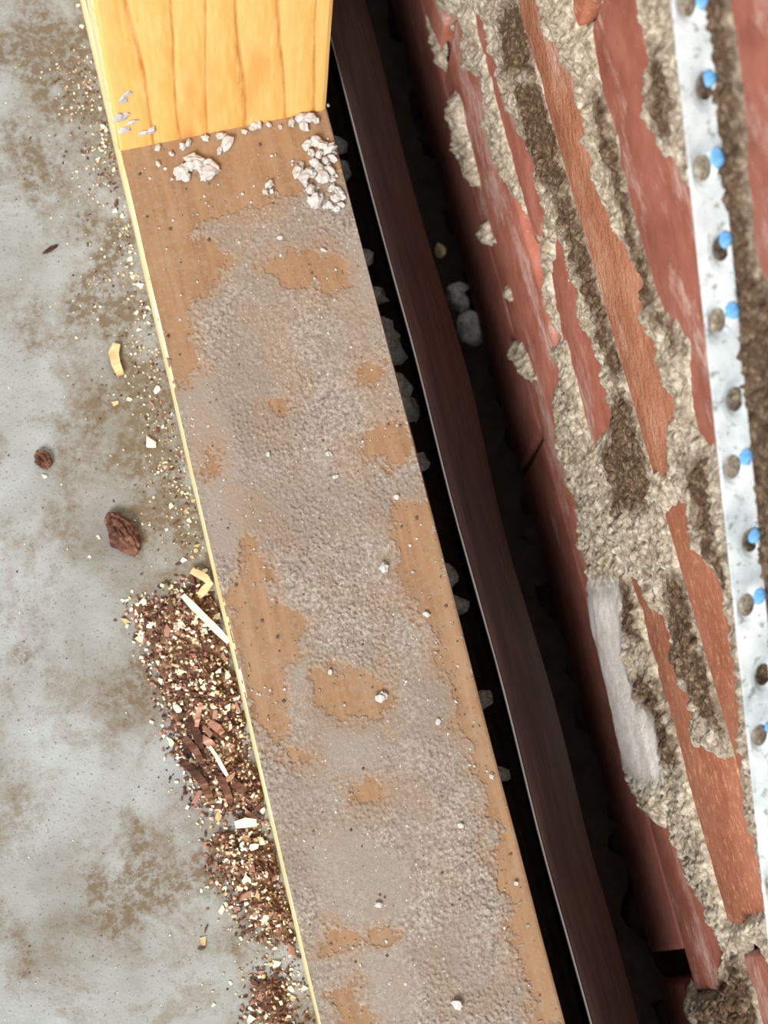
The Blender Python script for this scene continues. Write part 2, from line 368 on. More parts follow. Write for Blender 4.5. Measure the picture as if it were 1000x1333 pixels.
rag = 2.6 * fbm(Yg / 11, Zg / 14, 3) + 0.5 * fbm(Yg / 3, Zg / 3.5, 2)
m = m - 3.4 * (1 - white) * sst(-4, 0, -np.abs(Zg + 66) + 4) - 2.6 * (1 - white) * (Zg > -60) + rag * (1 - 0.6 * white) * np.where(m > -12, 1, 0)
rough = 1.0 - 0.93 * np.clip(white * 1.6, 0, 1)
wa = 1 - np.clip(worley(Yg / 4.2 + 0.3 * noise2(Yg / 2, Zg / 2), Zg / 6.5 + 0.3 * noise2(Yg / 2 + 5, Zg / 3)), 0, 1)**2
wb = 1 - np.clip(worley(Yg / 2.0 + 50, Zg / 3.2), 0, 1)**2
act = sst(-0.5, 0.4, noise2(Yg / 13 + 21, Zg / 18))
T = 1.2 + 1.2 * noise2(Yg / 16, Zg / 22) * rough + rough * ((0.7 + 0.9 * act) * (2.9 * wa + 1.3 * wb - 2.2) + 0.7 * fbm(Yg / 2.2, Zg / 3, 2)) + 1.5 * white
T = T + 2.4 * sst(3, -5, sdO) * (1 - 0.6 * white) - 0.7 * dark
# chunky lumps
lump = np.maximum(0, noise2(Yg / 7 + 40, Zg / 11)) ** 1.5
T = T + 2.2 * lump * rough * (1 - 0.5 * dark)
T = np.maximum(T, 0.4)
t = np.where(m > 0, (0.35 * sst(0, 1.2, m) + 0.65 * sst(0, 7, m)) * T, np.maximum(m * 0.8, -2.5))
offs = np.interp(zs, [-100, -66, 12, 28, 106, 118, 190, 199, 276, 440], [165, 165, 165, 166, 166, 163.5, 163.5, 163, 163, 163])
Xg = offs[None, :] - t
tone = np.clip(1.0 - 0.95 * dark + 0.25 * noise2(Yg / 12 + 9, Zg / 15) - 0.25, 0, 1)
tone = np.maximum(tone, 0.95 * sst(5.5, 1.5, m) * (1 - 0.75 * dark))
NYg, NZg = Yg.shape
idx = np.arange(NYg * NZg).reshape(NYg, NZg)
vis = (m > -2.0)
fv = vis[:-1, :-1] | vis[1:, :-1] | vis[1:, 1:] | vis[:-1, 1:]
quads = np.stack([idx[:-1, :-1], idx[:-1, 1:], idx[1:, 1:], idx[1:, :-1]], -1)
allco = np.stack([Xg / 1000, Yg / 1000, Zg / 1000], -1).reshape(-1, 3)
splits = [-101, -30, 67, 154, 238, 325, 441]
for a, b in zip(splits[:-1], splits[1:]):
    zm = (zs[:-1] >= a) & (zs[:-1] < b)
    sel = fv & zm[None, :]
    q = quads[sel]
    if len(q) == 0: continue
    used, inv = np.unique(q, return_inverse=True)
    me = mesh_np('mortar_joint', allco[used], inv.reshape(q.shape))
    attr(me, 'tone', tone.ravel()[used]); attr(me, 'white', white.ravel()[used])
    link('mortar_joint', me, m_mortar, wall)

# lumpy mesh helper: a noise-displaced blob
from mathutils import noise as mn
def blob_bm(bm, loc, rad, seed, sub=2, amp=0.35, freq=1.6, rot=None):
    n = len(bm.verts)
    mtx = Matrix.Identity(4)
    r = bmesh.ops.create_icosphere(bm, subdivisions=sub, radius=1.0)
    e = rot if rot is not None else Euler((seed * 1.3, seed * 2.1, seed * 0.7))
    for v in r['verts']:
        p = v.co.copy(); d = 1 + amp * mn.fractal(p * freq + Vector((seed * 3.1, seed, -seed)), 0.8, 2.0, 3)
        p = p * d; p = Vector((p.x * rad[0], p.y * rad[1], p.z * rad[2])); p.rotate(e); v.co = p + Vector(loc)
# mortar bed squeezed out under the lowest course (dark, ragged)
bm = bmesh.new(); yy = -0.50; s = 1
while yy < 0.22:
    r = rnd.uniform(.006, .013)
    blob_bm(bm, (0.178 + rnd.uniform(-.002, .004), yy, -0.160 + rnd.uniform(-.006, .006)), (r * .8, r * 1.5, r), s, 2, .5)
    yy += r * 1.3; s += 1
link('mortar_bed', from_bm('mortar_bed', bm, True), m_ground, wall)

# ================================================================= THINGS
# ---- sole plate
PT = 0.045
def timber(name, x0, x1, y0, y1, z0, z1, bev, cuts, mats, pick, label, cat):
    bm = bmesh.new()
    bmesh.ops.create_cube(bm, size=1, matrix=Matrix.Translation(((x0 + x1) / 2, (y0 + y1) / 2, (z0 + z1) / 2)) @ Matrix.Diagonal((x1 - x0, y1 - y0, z1 - z0, 1)))
    ax = 1 if (y1 - y0) > (z1 - z0) else 2
    for i in range(1, cuts):
        c = (y0 + (y1 - y0) * i / cuts) if ax == 1 else (z0 + (z1 - z0) * i / cuts)
        pc = (0, c, 0) if ax == 1 else (0, 0, c); no = (0, 1, 0) if ax == 1 else (0, 0, 1)
        bmesh.ops.bisect_plane(bm, geom=bm.verts[:] + bm.edges[:] + bm.faces[:], plane_co=pc, plane_no=no)
    long_e = [e for e in bm.edges if abs((e.verts[0].co - e.verts[1].co).normalized()[ax]) > 0.99]
    bmesh.ops.bevel(bm, geom=long_e, offset=bev, segments=2, profile=0.5, affect='EDGES')
    for v in bm.verts:
        q = v.co[ax]
        if ax == 1: v.co.x += 0.0006 * mn.noise(Vector((q * 18, v.co.x * 9, 1))); 
        else: v.co.x += 0.0004 * mn.noise(Vector((q * 22, v.co.x * 9, 5)))
    bm.normal_update()
    for f in bm.faces: f.material_index = pick(f)
    o = link(name, from_bm(name, bm), mats); return tag(o, label, cat)
timber('sole_plate', 0, 0.09, -0.62, 0.40, 0.0, PT, 0.0012, 60, [m_plate, m_raw],
       lambda f: 1 if f.normal.x < -0.35 else 0, 'long flat timber plate under grey cement dust, lying on the concrete', 'timber')
st = timber('wall_stud', 0.0, 0.09, 0.0, 0.035, PT, 0.95, 0.0022, 40, [m_stud, m_raw],
       lambda f: 1 if f.normal.x < -0.9 else 0, 'upright golden pine stud standing on the dusty plate', 'timber')

# ---- dust layer on the plate
WOOD = [
 [(130,190),(440,130),(455,215),(395,245),(380,250),(352,268),(262,290),(255,305),(290,325),(302,340),(285,368),(247,395),(250,420),(255,445),(264,470),(246,500),(225,508),(190,400)],
 [(338,345),(360,330),(400,325),(452,335),(455,372),(425,385),(405,372),(365,372)],
 [(455,480),(480,470),(502,475),(500,492),(470,500)],
 [(470,565),(500,550),(530,555),(542,595),(510,610),(480,595)],
 [(560,640),(525,655),(510,690),(515,740),(535,790),(560,830),(585,890),(590,930),(610,980),(640,1060),(650,1150),(675,1250),(698,1340),(760,1340)],
 [(309,747),(330,702),(347,728),(356,780),(399,809),(394,847),(370,871),(380,904),(366,932),(375,966),(408,985),(404,994),(370,985),(347,970),(328,925),(310,880),(290,809)],
 [(402,880),(440,868),(492,875),(511,913),(507,946),(470,940),(435,932),(405,915)],
 [(445,1013),(502,1022),(497,1041),(459,1037)],
 [(426,1203),(516,1217),(473,1231),(416,1236)],
 [(435,1288),(464,1274),(473,1317),(492,1340),(440,1340)], [(355,520),(372,515),(375,540),(360,545)], [(268,590),(290,580),(292,625),(275,625)]]
SMOOTH = [[(230,505),(262,480),(300,560),(320,690),(300,730),(275,720)],[(420,950),(480,955),(505,990),(470,1015),(425,1000)],[(395,1090),(470,1080),(530,1120),(530,1190),(470,1210),(420,1190)],[(465,1245),(520,1235),(545,1290),(540,1330),(490,1330)],[(440,300),(480,320),(500,420),(470,400)],[(350,800),(400,870),(390,930)]]
dx = 0.42
xs = np.arange(0.4, 89.7, dx); yd = np.arange(-560, 3, 0.45)
Xd, Yd = np.meshgrid(xs, yd, indexing='ij')
def ppoly(P): return [tuple(px(u, v, 2, PT)[:2] * 1000) for u, v in P]
sw = np.full(Xd.shape, 1e3)
for P in WOOD: sw = np.minimum(sw, sdpoly(ppoly(P), Xd, Yd))
ssm = np.zeros(Xd.shape)
for P in SMOOTH: ssm = np.maximum(ssm, sst(4, -4, sdpoly(ppoly(P), Xd, Yd)))
md = sw + 4.2 * fbm(Xd / 9, Yd / 9, 4) + 0.8
md = md + 2.4 * fbm(Xd / 1.7, Yd / 1.7, 2)
grain = np.abs(fbm(Xd / 1.15, Yd / 1.15, 2)); clods = np.maximum(0, 0.42 - worley(Xd / 1.9 + 31, Yd / 1.9)) * np.where(noise2(Xd / 5, Yd / 5 + 8) > -0.15, 1.5, .4)
coarse = sst(-0.3, 0.5, noise2(Xd / 30 + 3, Yd / 40)) * 0.6 + 0.4 + 0.5 * sst(0, 60, Xd - 35) * sst(-300, -380, Yd)
h = 0.12 + sst(0, 2.0, md) * 0.25 + (1 - 0.8 * ssm) * coarse * (0.75 * grain + 1.5 * clods) * sst(-.5, 3, md)
h = np.where(md > 0, h, np.maximum(md * 0.5, -0.6)) 
# little islands of grit on the bare wood
isl = np.maximum(0, noise2(Xd / 1.3 + 70, Yd / 1.3) - 0.50 + 0.16 * sst(-9, 0, md) + 0.1 * sst(0, 1, noise2(Xd / 9 + 3, Yd / 9))) * 2.2
h = np.where(md <= 0, np.where(isl > 0, isl * 0.8, h), h)
idx = np.arange(Xd.size).reshape(Xd.shape)
vis = (h > -0.4); fv = vis[:-1, :-1] & vis[1:, :-1] & vis[1:, 1:] & vis[:-1, 1:]
quads = np.stack([idx[:-1, :-1], idx[1:, :-1], idx[1:, 1:], idx[:-1, 1:]], -1)[fv]
allco = np.stack([Xd / 1000, Yd / 1000, PT + h / 1000], -1).reshape(-1, 3)
used, inv = np.unique(quads, return_inverse=True)
me = mesh_np('cement_dust', allco[used], inv.reshape(quads.shape))
attr(me, 'tone', ssm.ravel()[used])
attr(me, 'thin', (sst(7, 0, md) * 0.9 + 0.5 * sst(-.1, .5, noise2(Xd / 18, Yd / 25 + 5))).clip(0, 1).ravel()[used])
tag(link('cement_dust', me, m_dust), 'grainy grey cement dust spread along the timber plate', 'dust', None, 'stuff')

co = []; fa = []; mi = []
for i in range(620):
    x = rnd.uniform(2, 88); y = rnd.uniform(-395, -8); r_ = rnd.choice((.35, .45, .55, .7, .9)) ; n = len(co)
    a = rnd.uniform(0, 6.3)
    for k in range(4): co.append(((x + r_ * math.cos(a + k * 1.57) * rnd.uniform(.7, 1.2)) / 1000, (y + r_ * math.sin(a + k * 1.57) * rnd.uniform(.7, 1.2)) / 1000, PT + .0002))
    co.append(((x + rnd.uniform(-.2, .2)) / 1000, (y + rnd.uniform(-.2, .2)) / 1000, PT + .0004 + r_ * 1.1 / 1000))
    for k in range(4): fa.append((n + k, n + (k + 1) % 4, n + 4)); mi.append(0 if rnd.random() < .5 else 1)
    if rnd.random() < .3:
        for k in range(4): mi[-1 - k] = 2
me = mesh_np('cement_grit', np.array(co), np.array(fa), smooth=False)
for mt in (m_crumb, m_dust, m_dirty): me.materials.append(mt)
me.polygons.foreach_set('material_index', np.array(mi, dtype=np.int32))
tag(link('cement_grit', me), 'tiny pale and dark grit specks over the dusty timber plate', 'grit', None, 'stuff')

# ---- membrane strip in the cavity with its pale cut edge
bm = bmesh.new(); prof = [(0.1006, 0.037), (0.1022, 0.0362), (0.108, 0.027), (0.117, 0.011), (0.126, -0.010), (0.1315, -0.032), (0.134, -0.06), (0.135, -0.12), (0.135, -0.198)]
n = 70; rows = []
for i in range(n):
    y = -0.60 + 0.95 * i / (n - 1); r = []
    for j, (x, z) in enumerate(prof):
        wob = 0.0009 * mn.noise(Vector((y * 14, 3, 0))) + (0.0022 * mn.noise(Vector((y * 9, 7, j * .3))) if j > 2 else 0)
        r.append(bm.verts.new((x + wob, y, z + (0.0015 * mn.noise(Vector((y * 11, 1, 2))) if j < 8 else 0))))
    rows.append(r)
for i in range(n - 1):
    for j in range(len(prof) - 1): bm.faces.new((rows[i][j], rows[i + 1][j], rows[i + 1][j + 1], rows[i][j + 1]))
bmesh.ops.recalc_face_normals(bm, faces=bm.faces[:])
geo = bmesh.ops.solidify(bm, geom=bm.faces[:], thickness=0.0012)
mem = tag(link('cavity_membrane', from_bm('cavity_membrane', bm, True), m_mem), 'dark brown membrane strip sloping down into the cavity beside the timber plate', 'membrane')
bm = bmesh.new(); pr = None
for i in range(n):
    y = -0.60 + 0.95 * i / (n - 1)
    x = 0.1004 + 0.0009 * mn.noise(Vector((y * 14, 3, 0))); z = 0.0375 + 0.0015 * mn.noise(Vector((y * 11, 1, 2)))
    wd = 0.0003 + 0.00015 * mn.noise(Vector((y * 40, 9, 2)))
    q = [bm.verts.new((x - wd, y, z - .001)), bm.verts.new((x - wd * .6, y, z + .0006)), bm.verts.new((x + wd * .6, y, z + .0006)), bm.verts.new((x + wd, y, z - .001))]
    if pr:
        for j in range(4): bm.faces.new((pr[j], q[j], q[(j + 1) % 4], pr[(j + 1) % 4]))
    pr = q
bmesh.ops.recalc_face_normals(bm, faces=bm.faces[:])
e = link('cut_edge', from_bm('cut_edge', bm), m_memedge, mem); e['label'] = 'thin pale cut edge'

# ---- rubble in the narrow gap between plate and membrane
def lumps(name, mat, label, cat, group, loc, rad, seed, sub=2, amp=0.35, smooth=False):
    bm = bmesh.new(); blob_bm(bm, (0, 0, 0), rad, seed, sub, amp)
    o = link(name, from_bm(name, bm, smooth), mat); o.location = loc
    return tag(o, label, cat, group)
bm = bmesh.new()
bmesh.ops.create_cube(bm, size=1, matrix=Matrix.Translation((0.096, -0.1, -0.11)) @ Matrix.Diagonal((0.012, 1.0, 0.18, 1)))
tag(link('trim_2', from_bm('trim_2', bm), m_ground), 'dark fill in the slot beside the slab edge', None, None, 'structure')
for (u, v, r) in ((452, 170, .004), (458, 205, .005), (487, 320, .0045), (500, 370, .005), (512, 415, .005), (520, 440, .006), (528, 490, .0055), (534, 520, .006), (552, 590, .004), (586, 740, .004), (594, 780, .005), (640, 905, .0045), (665, 1000, .004)):
    p = px(u, v, 2, -0.004)
    lumps('mortar_rubble', m_crumb, 'dirty mortar rubble lump fallen in the slot beside the plate', 'rubble', 'rubble in the slot', (min(max(p[0], .0935), .0985), p[1], -0.0165), (r * .8, r * 1.5, r), rnd.uniform(1, 60))

# ---- mortar clump wedged against the wall deep in the cavity
mc = bpy.data.objects.new('mortar_clump', None); COL.objects.link(mc)
pc = px(612, 410, 0, 0.164); mc.location = pc
tag(mc, 'cracked beige mortar clump wedged between membrane and brick face', 'mortar')
for k, (u, v, r, sd) in enumerate(((600, 388, (.007, .009, .012), 3.3), (613, 427, (.0075, .0085, .013), 8.1))):
    bm = bmesh.new(); q = px(u, v, 0, 0.164); blob_bm(bm, q - pc, r, sd, 3, .3, 1.4, Euler((0, 0, .2))); link('lump', from_bm('lump', bm, True), m_crumb, mc)
p = px(573, 327, 0, 0.166)
lumps('mortar_nugget', m_ctan, 'small tan nugget stuck low on the shaded brick face', 'mortar', None, p, (.0025, .003, .004), 5.5)

# ---- perforated strap lying diagonally against the wall
XL, XR = 0.150, 0.1612
L0 = px(876, 0, 0, XL); L1 = px(985, 1060, 0, XL); R0 = px(922, 0, 0, XR)
ud = (L1 - L0); ud /= np.linalg.norm(ud); wd = R0 - L0; wd = wd - ud * (wd @ ud); WID = np.linalg.norm(wd); wd /= WID
nn = np.cross(ud, wd); nn /= np.linalg.norm(nn)
if nn @ (CLOC - L0) < 0: nn = -nn      # the face turned up and away from the bricks
strap = bpy.data.objects.new('perforated_strap', None); COL.objects.link(strap); strap.location = L0 + ud * .1
tag(strap, 'galvanised perforated metal strap with painted blue reflections running across the brick wall', 'metal strap')
holes = [(899,4),(922,113),(919,219),(943,324),(938,418),(961,521),(958,609),(981,705),(976,789),(997,880),(993,959),(1018,1060),(1010,1150),(1036,1255),(1028,1345),(1054,1450),(1046,1540)]
def sw_of(u, v):
    d = pxplane(u, v, L0, nn) - L0; return d @ ud, d @ wd
hs = [sw_of(*h) for h in holes]
hs = [(hs[0][0] - (hs[1][0] - hs[0][0]), hs[1][1])] + hs
bounds = [hs[0][0] - .02] + [(a[0] + b[0]) / 2 for a, b in zip(hs[:-1], hs[1:])] + [hs[-1][0] + .02]
bm = bmesh.new(); NS = 32; cache = {}
def vert(s, wv, dep=0.0):
    key = (round(s, 6), round(wv, 6), round(dep, 6))
    if key not in cache: cache[key] = bm.verts.new(Vector(L0 + ud * s + wd * wv + nn * dep) - strap.location)
    return cache[key]
E4 = NS // 4
for k, (hs_, hw) in enumerate(hs):
    a, b = bounds[k], bounds[k + 1]; rect = []
    for i in range(E4): rect.append((a, WID * i / E4))
    for i in range(E4): rect.append((a + (b - a) * i / E4, WID))
    for i in range(E4): rect.append((b, WID * (1 - i / E4)))
    for i in range(E4): rect.append((b - (b - a) * i / E4, 0))
    r1 = .0030; asp = 1.3
    prev = [vert(*q) for q in rect]
    for (f, dep) in ((2.0, 0.0), (1.45, -.0004), (1.0, -.0014)):
        cur = []
        for (s, wv) in rect:
            an = math.atan2((wv - hw) / WID, (s - hs_) / (b - a))
            rr = r1 * f; s2 = hs_ + rr * asp * math.cos(an); w2 = hw + rr * math.sin(an)
            w2 = min(max(w2, .0006), WID - .0006)
            cur.append(bm.verts.new(Vector(L0 + ud * s2 + wd * w2 + nn * dep) - strap.location))
        for i in range(NS): bm.faces.new((prev[i], prev[(i + 1) % NS], cur[(i + 1) % NS], cur[i]))
        prev = cur
bmesh.ops.recalc_face_normals(bm, faces=bm.faces[:])
bmesh.ops.solidify(bm, geom=bm.faces[:], thickness=0.0009)
top = max((v.co + strap.location - Vector(L0)).dot(Vector(nn)) for v in bm.verts)
link('band', from_bm('band', bm), m_galv, strap)
for (u, v, sc) in ((918,0,1),(934,100,1),(931,207,1.2),(953,310,1),(950,407,1.15),(967,597,1.1),(988,695,1),(985,778,1.1),(999,948,1),(1026,1046,1)):  # sky reflections beside the holes, built as thin blue-coloured dabs
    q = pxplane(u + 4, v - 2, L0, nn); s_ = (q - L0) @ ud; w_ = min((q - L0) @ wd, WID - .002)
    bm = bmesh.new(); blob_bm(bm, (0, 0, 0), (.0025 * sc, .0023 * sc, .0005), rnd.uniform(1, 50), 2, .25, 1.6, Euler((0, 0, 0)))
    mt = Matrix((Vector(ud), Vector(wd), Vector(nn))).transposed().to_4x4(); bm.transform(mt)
    o = link('reflection_mark', from_bm('reflection_mark', bm, True), m_blue, strap); o.location = Vector(L0 + ud * s_ + wd * w_ + nn * (top + .0002)) - strap.location
    o['label'] = 'painted blue sky reflection beside a hole'

# ---- pale mortar crumbs at the foot of the stud
crumb_me = []
for i in range(7):
    bm = bmesh.new(); blob_bm(bm, (0, 0, 0), (1, rnd.uniform(.7, 1), rnd.uniform(.6, .9)), 3 + i * 7.7, 2, .55, 1.8)
    me = from_bm('mortar_crumb', bm); me.materials.append(m_crumb); crumb_me.append(me)
def crumb(p, r, label, group, sink=0.55):
    o = bpy.data.objects.new('mortar_crumb', rnd.choice(crumb_me)); COL.objects.link(o)
    o.scale = (r * rnd.uniform(.8, 1.25), r * rnd.uniform(.8, 1.2), r * rnd.uniform(.7, 1)); o.rotation_euler = (rnd.uniform(-.4, .4), rnd.uniform(-.4, .4), rnd.uniform(0, 6.3))
    o.location = (p[0], p[1], p[2] + r * sink); return tag(o, label, 'mortar crumb', group)
def on_plate(u, v): return px(u, v, 2, PT + .0003)
LA = 'pale mortar crumb in the small heap on bare wood before the stud'
for (u, v, r) in ((237,226,3.4),(246,219,3.0),(252,212,3.6),(258,216,3.2),(263,222,2.8),(273,226,3.8),(279,218,2.6),(270,214,2.6),(266,232,2.2),(243,232,2.2)):
    crumb(on_plate(u, v), r / 1000, LA, 'crumb heap on bare wood')
LB = 'pale mortar crumb lying along the joint of stud and plate'
for (u, v, r) in ((206,194,1.8),(206,214,1.6),(223,201,1.6),(238,192,2.6),(245,188,2.0),(268,181,2.0),(288,178,2.2),(295,188,3.4),(286,197,1.8),(331,166,2.6),(337,164,2.0),(318,172,1.3),(350,163,1.6),(365,166,1.4)):
    crumb(on_plate(u, v), r / 1000 * .85, LB, 'crumbs along the stud foot')
LC = 'pale mortar crumb in the bigger pile at the plate corner by the cavity'
pts = [(380,160,2.4),(392,156,3.4),(402,155,3.4),(396,166,2.6),(412,158,2.2),(400,190,2.8),(410,186,3.4),(420,192,3.6),(428,196,3.2),(415,203,2.8),(405,200,2.4),(388,226,3.4),(396,231,3.6),(403,226,2.8),(410,214,2.6),(416,220,2.8),(421,232,3.8),(430,224,2.6),(405,248,2.6),(411,265,3.6),(404,262,2.6),(418,258,2.2),(432,246,2.4),(440,250,2.6),(436,260,2.2),(444,268,2.4),(446,258,1.8),(428,268,2.0),(438,274,2.2),(424,210,2.4),(433,208,2.4),(398,240,2.0)]
for (u, v, r) in pts: crumb(on_plate(u, v), r / 1000 * .88, LC, 'crumb pile at the plate corner')
for i in range(26):
    crumb(on_plate(rnd.gauss(415, 16), rnd.gauss(222, 32)), rnd.uniform(.7, 1.4) / 1000, LC, 'crumb pile at the plate corner')
LD = 'small mortar crumb scattered on the dusty plate'
for (u, v, r) in ((350,242,2.2),(345,250,1.6),(354,250,1.6),(500,740,2.4),(494,910,2.2),(500,905,1.5),(421,326,1.3),(349,592,1.4),(428,591,1.3),(437,621,1.2),(430,875,1.3),(595,1308,2.6),(555,800,1.3),(493,1178,1.6),(570,940,1.2),(640,1010,1.2),(600,1075,1.3),(672,1150,1.3),(516,648,1.3),(365,310,1.2)):
    crumb(on_plate(u, v), r / 1000, LD, 'crumbs scattered on the plate')
LE = 'whitish mortar splash stuck on the stud face near its foot'
for (u, v, r) in ((157,153,3.2),(160,130,2.4),(170,160,2.2),(162,169,2.2),(187,173,2.6),(198,170,2.8),(166,122,1.8)):
    p = px(u, v, 1, -0.0005); o = crumb(p, r / 1000 * 1.35, LE, 'splashes on the stud', 0); o.scale = (o.scale[0], r / 1000 * .35, o.scale[2] * .8); o.rotation_euler = (0, rnd.uniform(0, 6), 0)

# ---- wood waste on the floor
PILE = [[(165,800),(185,785),(230,765),(268,745),(290,800),(305,870),(330,960),(352,1058),(300,1062),(262,1052),(238,1010),(222,960),(208,890),(190,845)],
        [(268,1092),(300,1080),(345,1078),(362,1110),(388,1190),(384,1235),(325,1208),(290,1150)], [(330,1275),(365,1255),(398,1345),(325,1345)]]
def fpoly(P): return [tuple(px(u, v, 2, 0.0)[:2] * 1000) for u, v in P]
FP = [np.array(fpoly(P)) for P in PILE]
def mound_h(x, y):
    """height in mm at floor point in mm"""
    x = np.asarray(x, float); y = np.asarray(y, float)
    d = np.full(x.shape, 1e3)
    for P in FP: d = np.minimum(d, sdpoly(P, x, y))
    d = d + 4.5 * fbm(x / 8, y / 8, 3) + 2.0
    return np.where(d < 0, np.clip(-d * 0.55, 0, 4.6) + 1.0 * np.abs(fbm(x / 2.2, y / 2.2, 2)) * np.clip(-d, 0, 1.5), d * -0.15)
xs = np.arange(-62, -0.2, 0.5); yd = np.arange(-400, -170, 0.5)
Xm, Ym = np.meshgrid(xs, yd, indexing='ij'); hm = mound_h(Xm, Ym)
idx = np.arange(Xm.size).reshape(Xm.shape); vis = hm > -0.2
fv = vis[:-1, :-1] & vis[1:, :-1] & vis[1:, 1:] & vis[:-1, 1:]
quads = np.stack([idx[:-1, :-1], idx[1:, :-1], idx[1:, 1:], idx[:-1, 1:]], -1)[fv]
allco = np.stack([Xm / 1000, Ym / 1000, hm / 1000], -1).reshape(-1, 3); used, inv = np.unique(quads, return_inverse=True)
tag(link('sawdust_mound', mesh_np('sawdust_mound', allco[used], inv.reshape(quads.shape)), m_mound), 'brown sawdust and bark heaped along the edge of the timber plate', 'sawdust', None, 'stuff')

def flake_pts(L, W, H, r, n=6):
    """top and bottom outlines of an irregular flat chip"""
    pts = []
    for i in range(n):
        a = 2 * math.pi * (i + r.uniform(-.35, .35)) / n; k = r.uniform(.55, 1.2)
        pts.append((L * .5 * math.cos(a) * k, W * .5 * math.sin(a) * k))
    bend = r.uniform(-.25, .25) * H
    top = [(x, y, H * .5 + bend * (x / (L * .5)) ** 2 * 2 + r.uniform(-.2, .2) * H) for x, y in pts]
    bot = [(x * .92, y * .92, z - H) for (x, y, z) in top]
    return top, bot
def flake_mesh(L, W, H, seed, n=6):
    r = random.Random(seed); t, b = flake_pts(L, W, H, r, n); bm = bmesh.new()
    tv = [bm.verts.new(p) for p in t]; bv = [bm.verts.new(p) for p in b]
    bm.faces.new(tv); bm.faces.new(bv[::-1])
    for i in range(n): bm.faces.new((tv[i], bv[i], bv[(i + 1) % n], tv[(i + 1) % n]))
    return from_bm('wood_chip', bm)
kinds = [('pale wood chip', m_cpale), ('tan wood chip', m_ctan), ('brown bark flake', m_cbrown), ('reddish wood shaving', m_cpink)]
chip_me = []
for ki, (nm, mt) in enumerate(kinds):
    l = []
    for j in range(6):
        asp = (rnd.uniform(.55, .95) if ki < 2 else rnd.uniform(.25, .6))
        me = flake_mesh(1, asp, rnd.uniform(.22, .4), 100 * ki + j, rnd.choice((4, 5, 6))); me.materials.append(mt); l.append(me)
    chip_me.append(l)
def rand_in(P):
    x0, y0 = P.min(0); x1, y1 = P.max(0)
    while True:
        x = rnd.uniform(x0, x1); y = rnd.uniform(y0, y1)
        if sdpoly(P, np.array([x]), np.array([y]))[0] < 1.5 and x < -1.6: return x, y
names = ['wood_chip', 'wood_chip', 'bark_flake', 'wood_shaving']
labs = ['cream wood chip in the sawdust heaped along the plate', 'tan wood chip in the sawdust heaped along the plate', 'dark brown bark flake in the sawdust heaped along the plate', 'reddish wood shaving in the sawdust heaped along the plate']
labs2 = ['cream wood chip lying loose on the bare concrete', 'tan wood chip lying loose on the bare concrete', 'dark brown bark flake lying loose on the bare concrete', 'reddish wood shaving lying loose on the bare concrete']
def chip(ki, x, y, L, z=None, pile=True, tilt=.5):
    o = bpy.data.objects.new(names[ki], rnd.choice(chip_me[ki])); COL.objects.link(o)
    hz = float(mound_h(np.array([x]), np.array([y]))[0]) if z is None else z
    o.location = (x / 1000, y / 1000, (max(hz, 0) + L * .13) / 1000); o.scale = (L / 1000, L / 1000, L / 1000 * .8)
    o.rotation_euler = (rnd.uniform(-tilt, tilt), rnd.uniform(-tilt, tilt), rnd.uniform(0, 6.3))
    return tag(o, (labs if pile else labs2)[ki], 'wood chip' if ki < 2 else ('bark' if ki == 2 else 'shaving'), ('chips in the heap, ' if pile else 'loose chips, ') + kinds[ki][0])
area = [abs(np.sum(P[:, 0] * np.roll(P[:, 1], -1) - P[:, 1] * np.roll(P[:, 0], -1))) for P in FP]
for i in range(270):
    P = rnd.choices(FP, area)[0]; x, y = rand_in(P)
    ki = rnd.choices((0, 1, 2, 3), (110, 22, 70, 45))[0]
    L = rnd.choice((2.0, 2.5, 3.0, 3.8, 5.0)) if ki < 2 else rnd.choice((2.6, 3.6, 5, 7)); x += rnd.gauss(0, 2.2); y += rnd.gauss(0, 2.2); x = min(x, -L * .5)
    chip(ki, x, y, L)
# loose ones on the concrete beside the plate
for (u, v, L, ki) in ((152,265,4,2),(150,275,3,0),(160,282,2.6,0),(183,372,3,0),(178,408,3,0),(205,508,4.5,0),(197,577,6,0),(150,525,4,1),(168,520,3,0),(205,560,3,2),(190,545,3,2),(206,615,2.2,0),(200,648,2,0),(128,700,2.5,0),(117,725,2.5,0),(58,620,2.5,0),(99,440,2,0),(180,430,2.5,0),(188,412,2.5,0),(196,400,2.2,0),(172,360,2.6,1),(222,660,3,0),(230,680,4,2),(246,678,3,0),(217,690,2.2,0),(233,715,3,3),(240,730,3,0),(250,725,2.4,1),(226,705,2.5,2),(178,800,3,0),(165,815,3,0),(185,825,5,0),(172,770,2.5,0),(160,782,2.2,0),(265,1225,5,1),(262,1235,5,2),(268,1210,4,2),(300,1280,2.2,0),(282,1150,2,0),(262,1160,2,0),(270,1155,2,0),(288,1185,4.5,0),(360,1255,5,0),(278,1308,2.4,0),(140,0,2.6,0),(107,35,3,0),(216,75,0,0)):
    if L == 0: continue
    p = px(u, v, 2, 0.0); chip(ki, min(p[0] * 1000, -1.5), p[1] * 1000, L, 0, False, .25)
for i in range(75):
    y = rnd.choice((rnd.gauss(20, 14), rnd.gauss(-30, 12), rnd.gauss(-85, 22), rnd.gauss(-165, 14))); L = rnd.choice((1.4, 1.8, 2.3, 3.0)); x = -L * .5 - abs(rnd.gauss(0, 4.5))
    chip(rnd.choices((0, 1, 2, 3), (45, 15, 40, 8))[0], x, y, L, 0, False, .4)
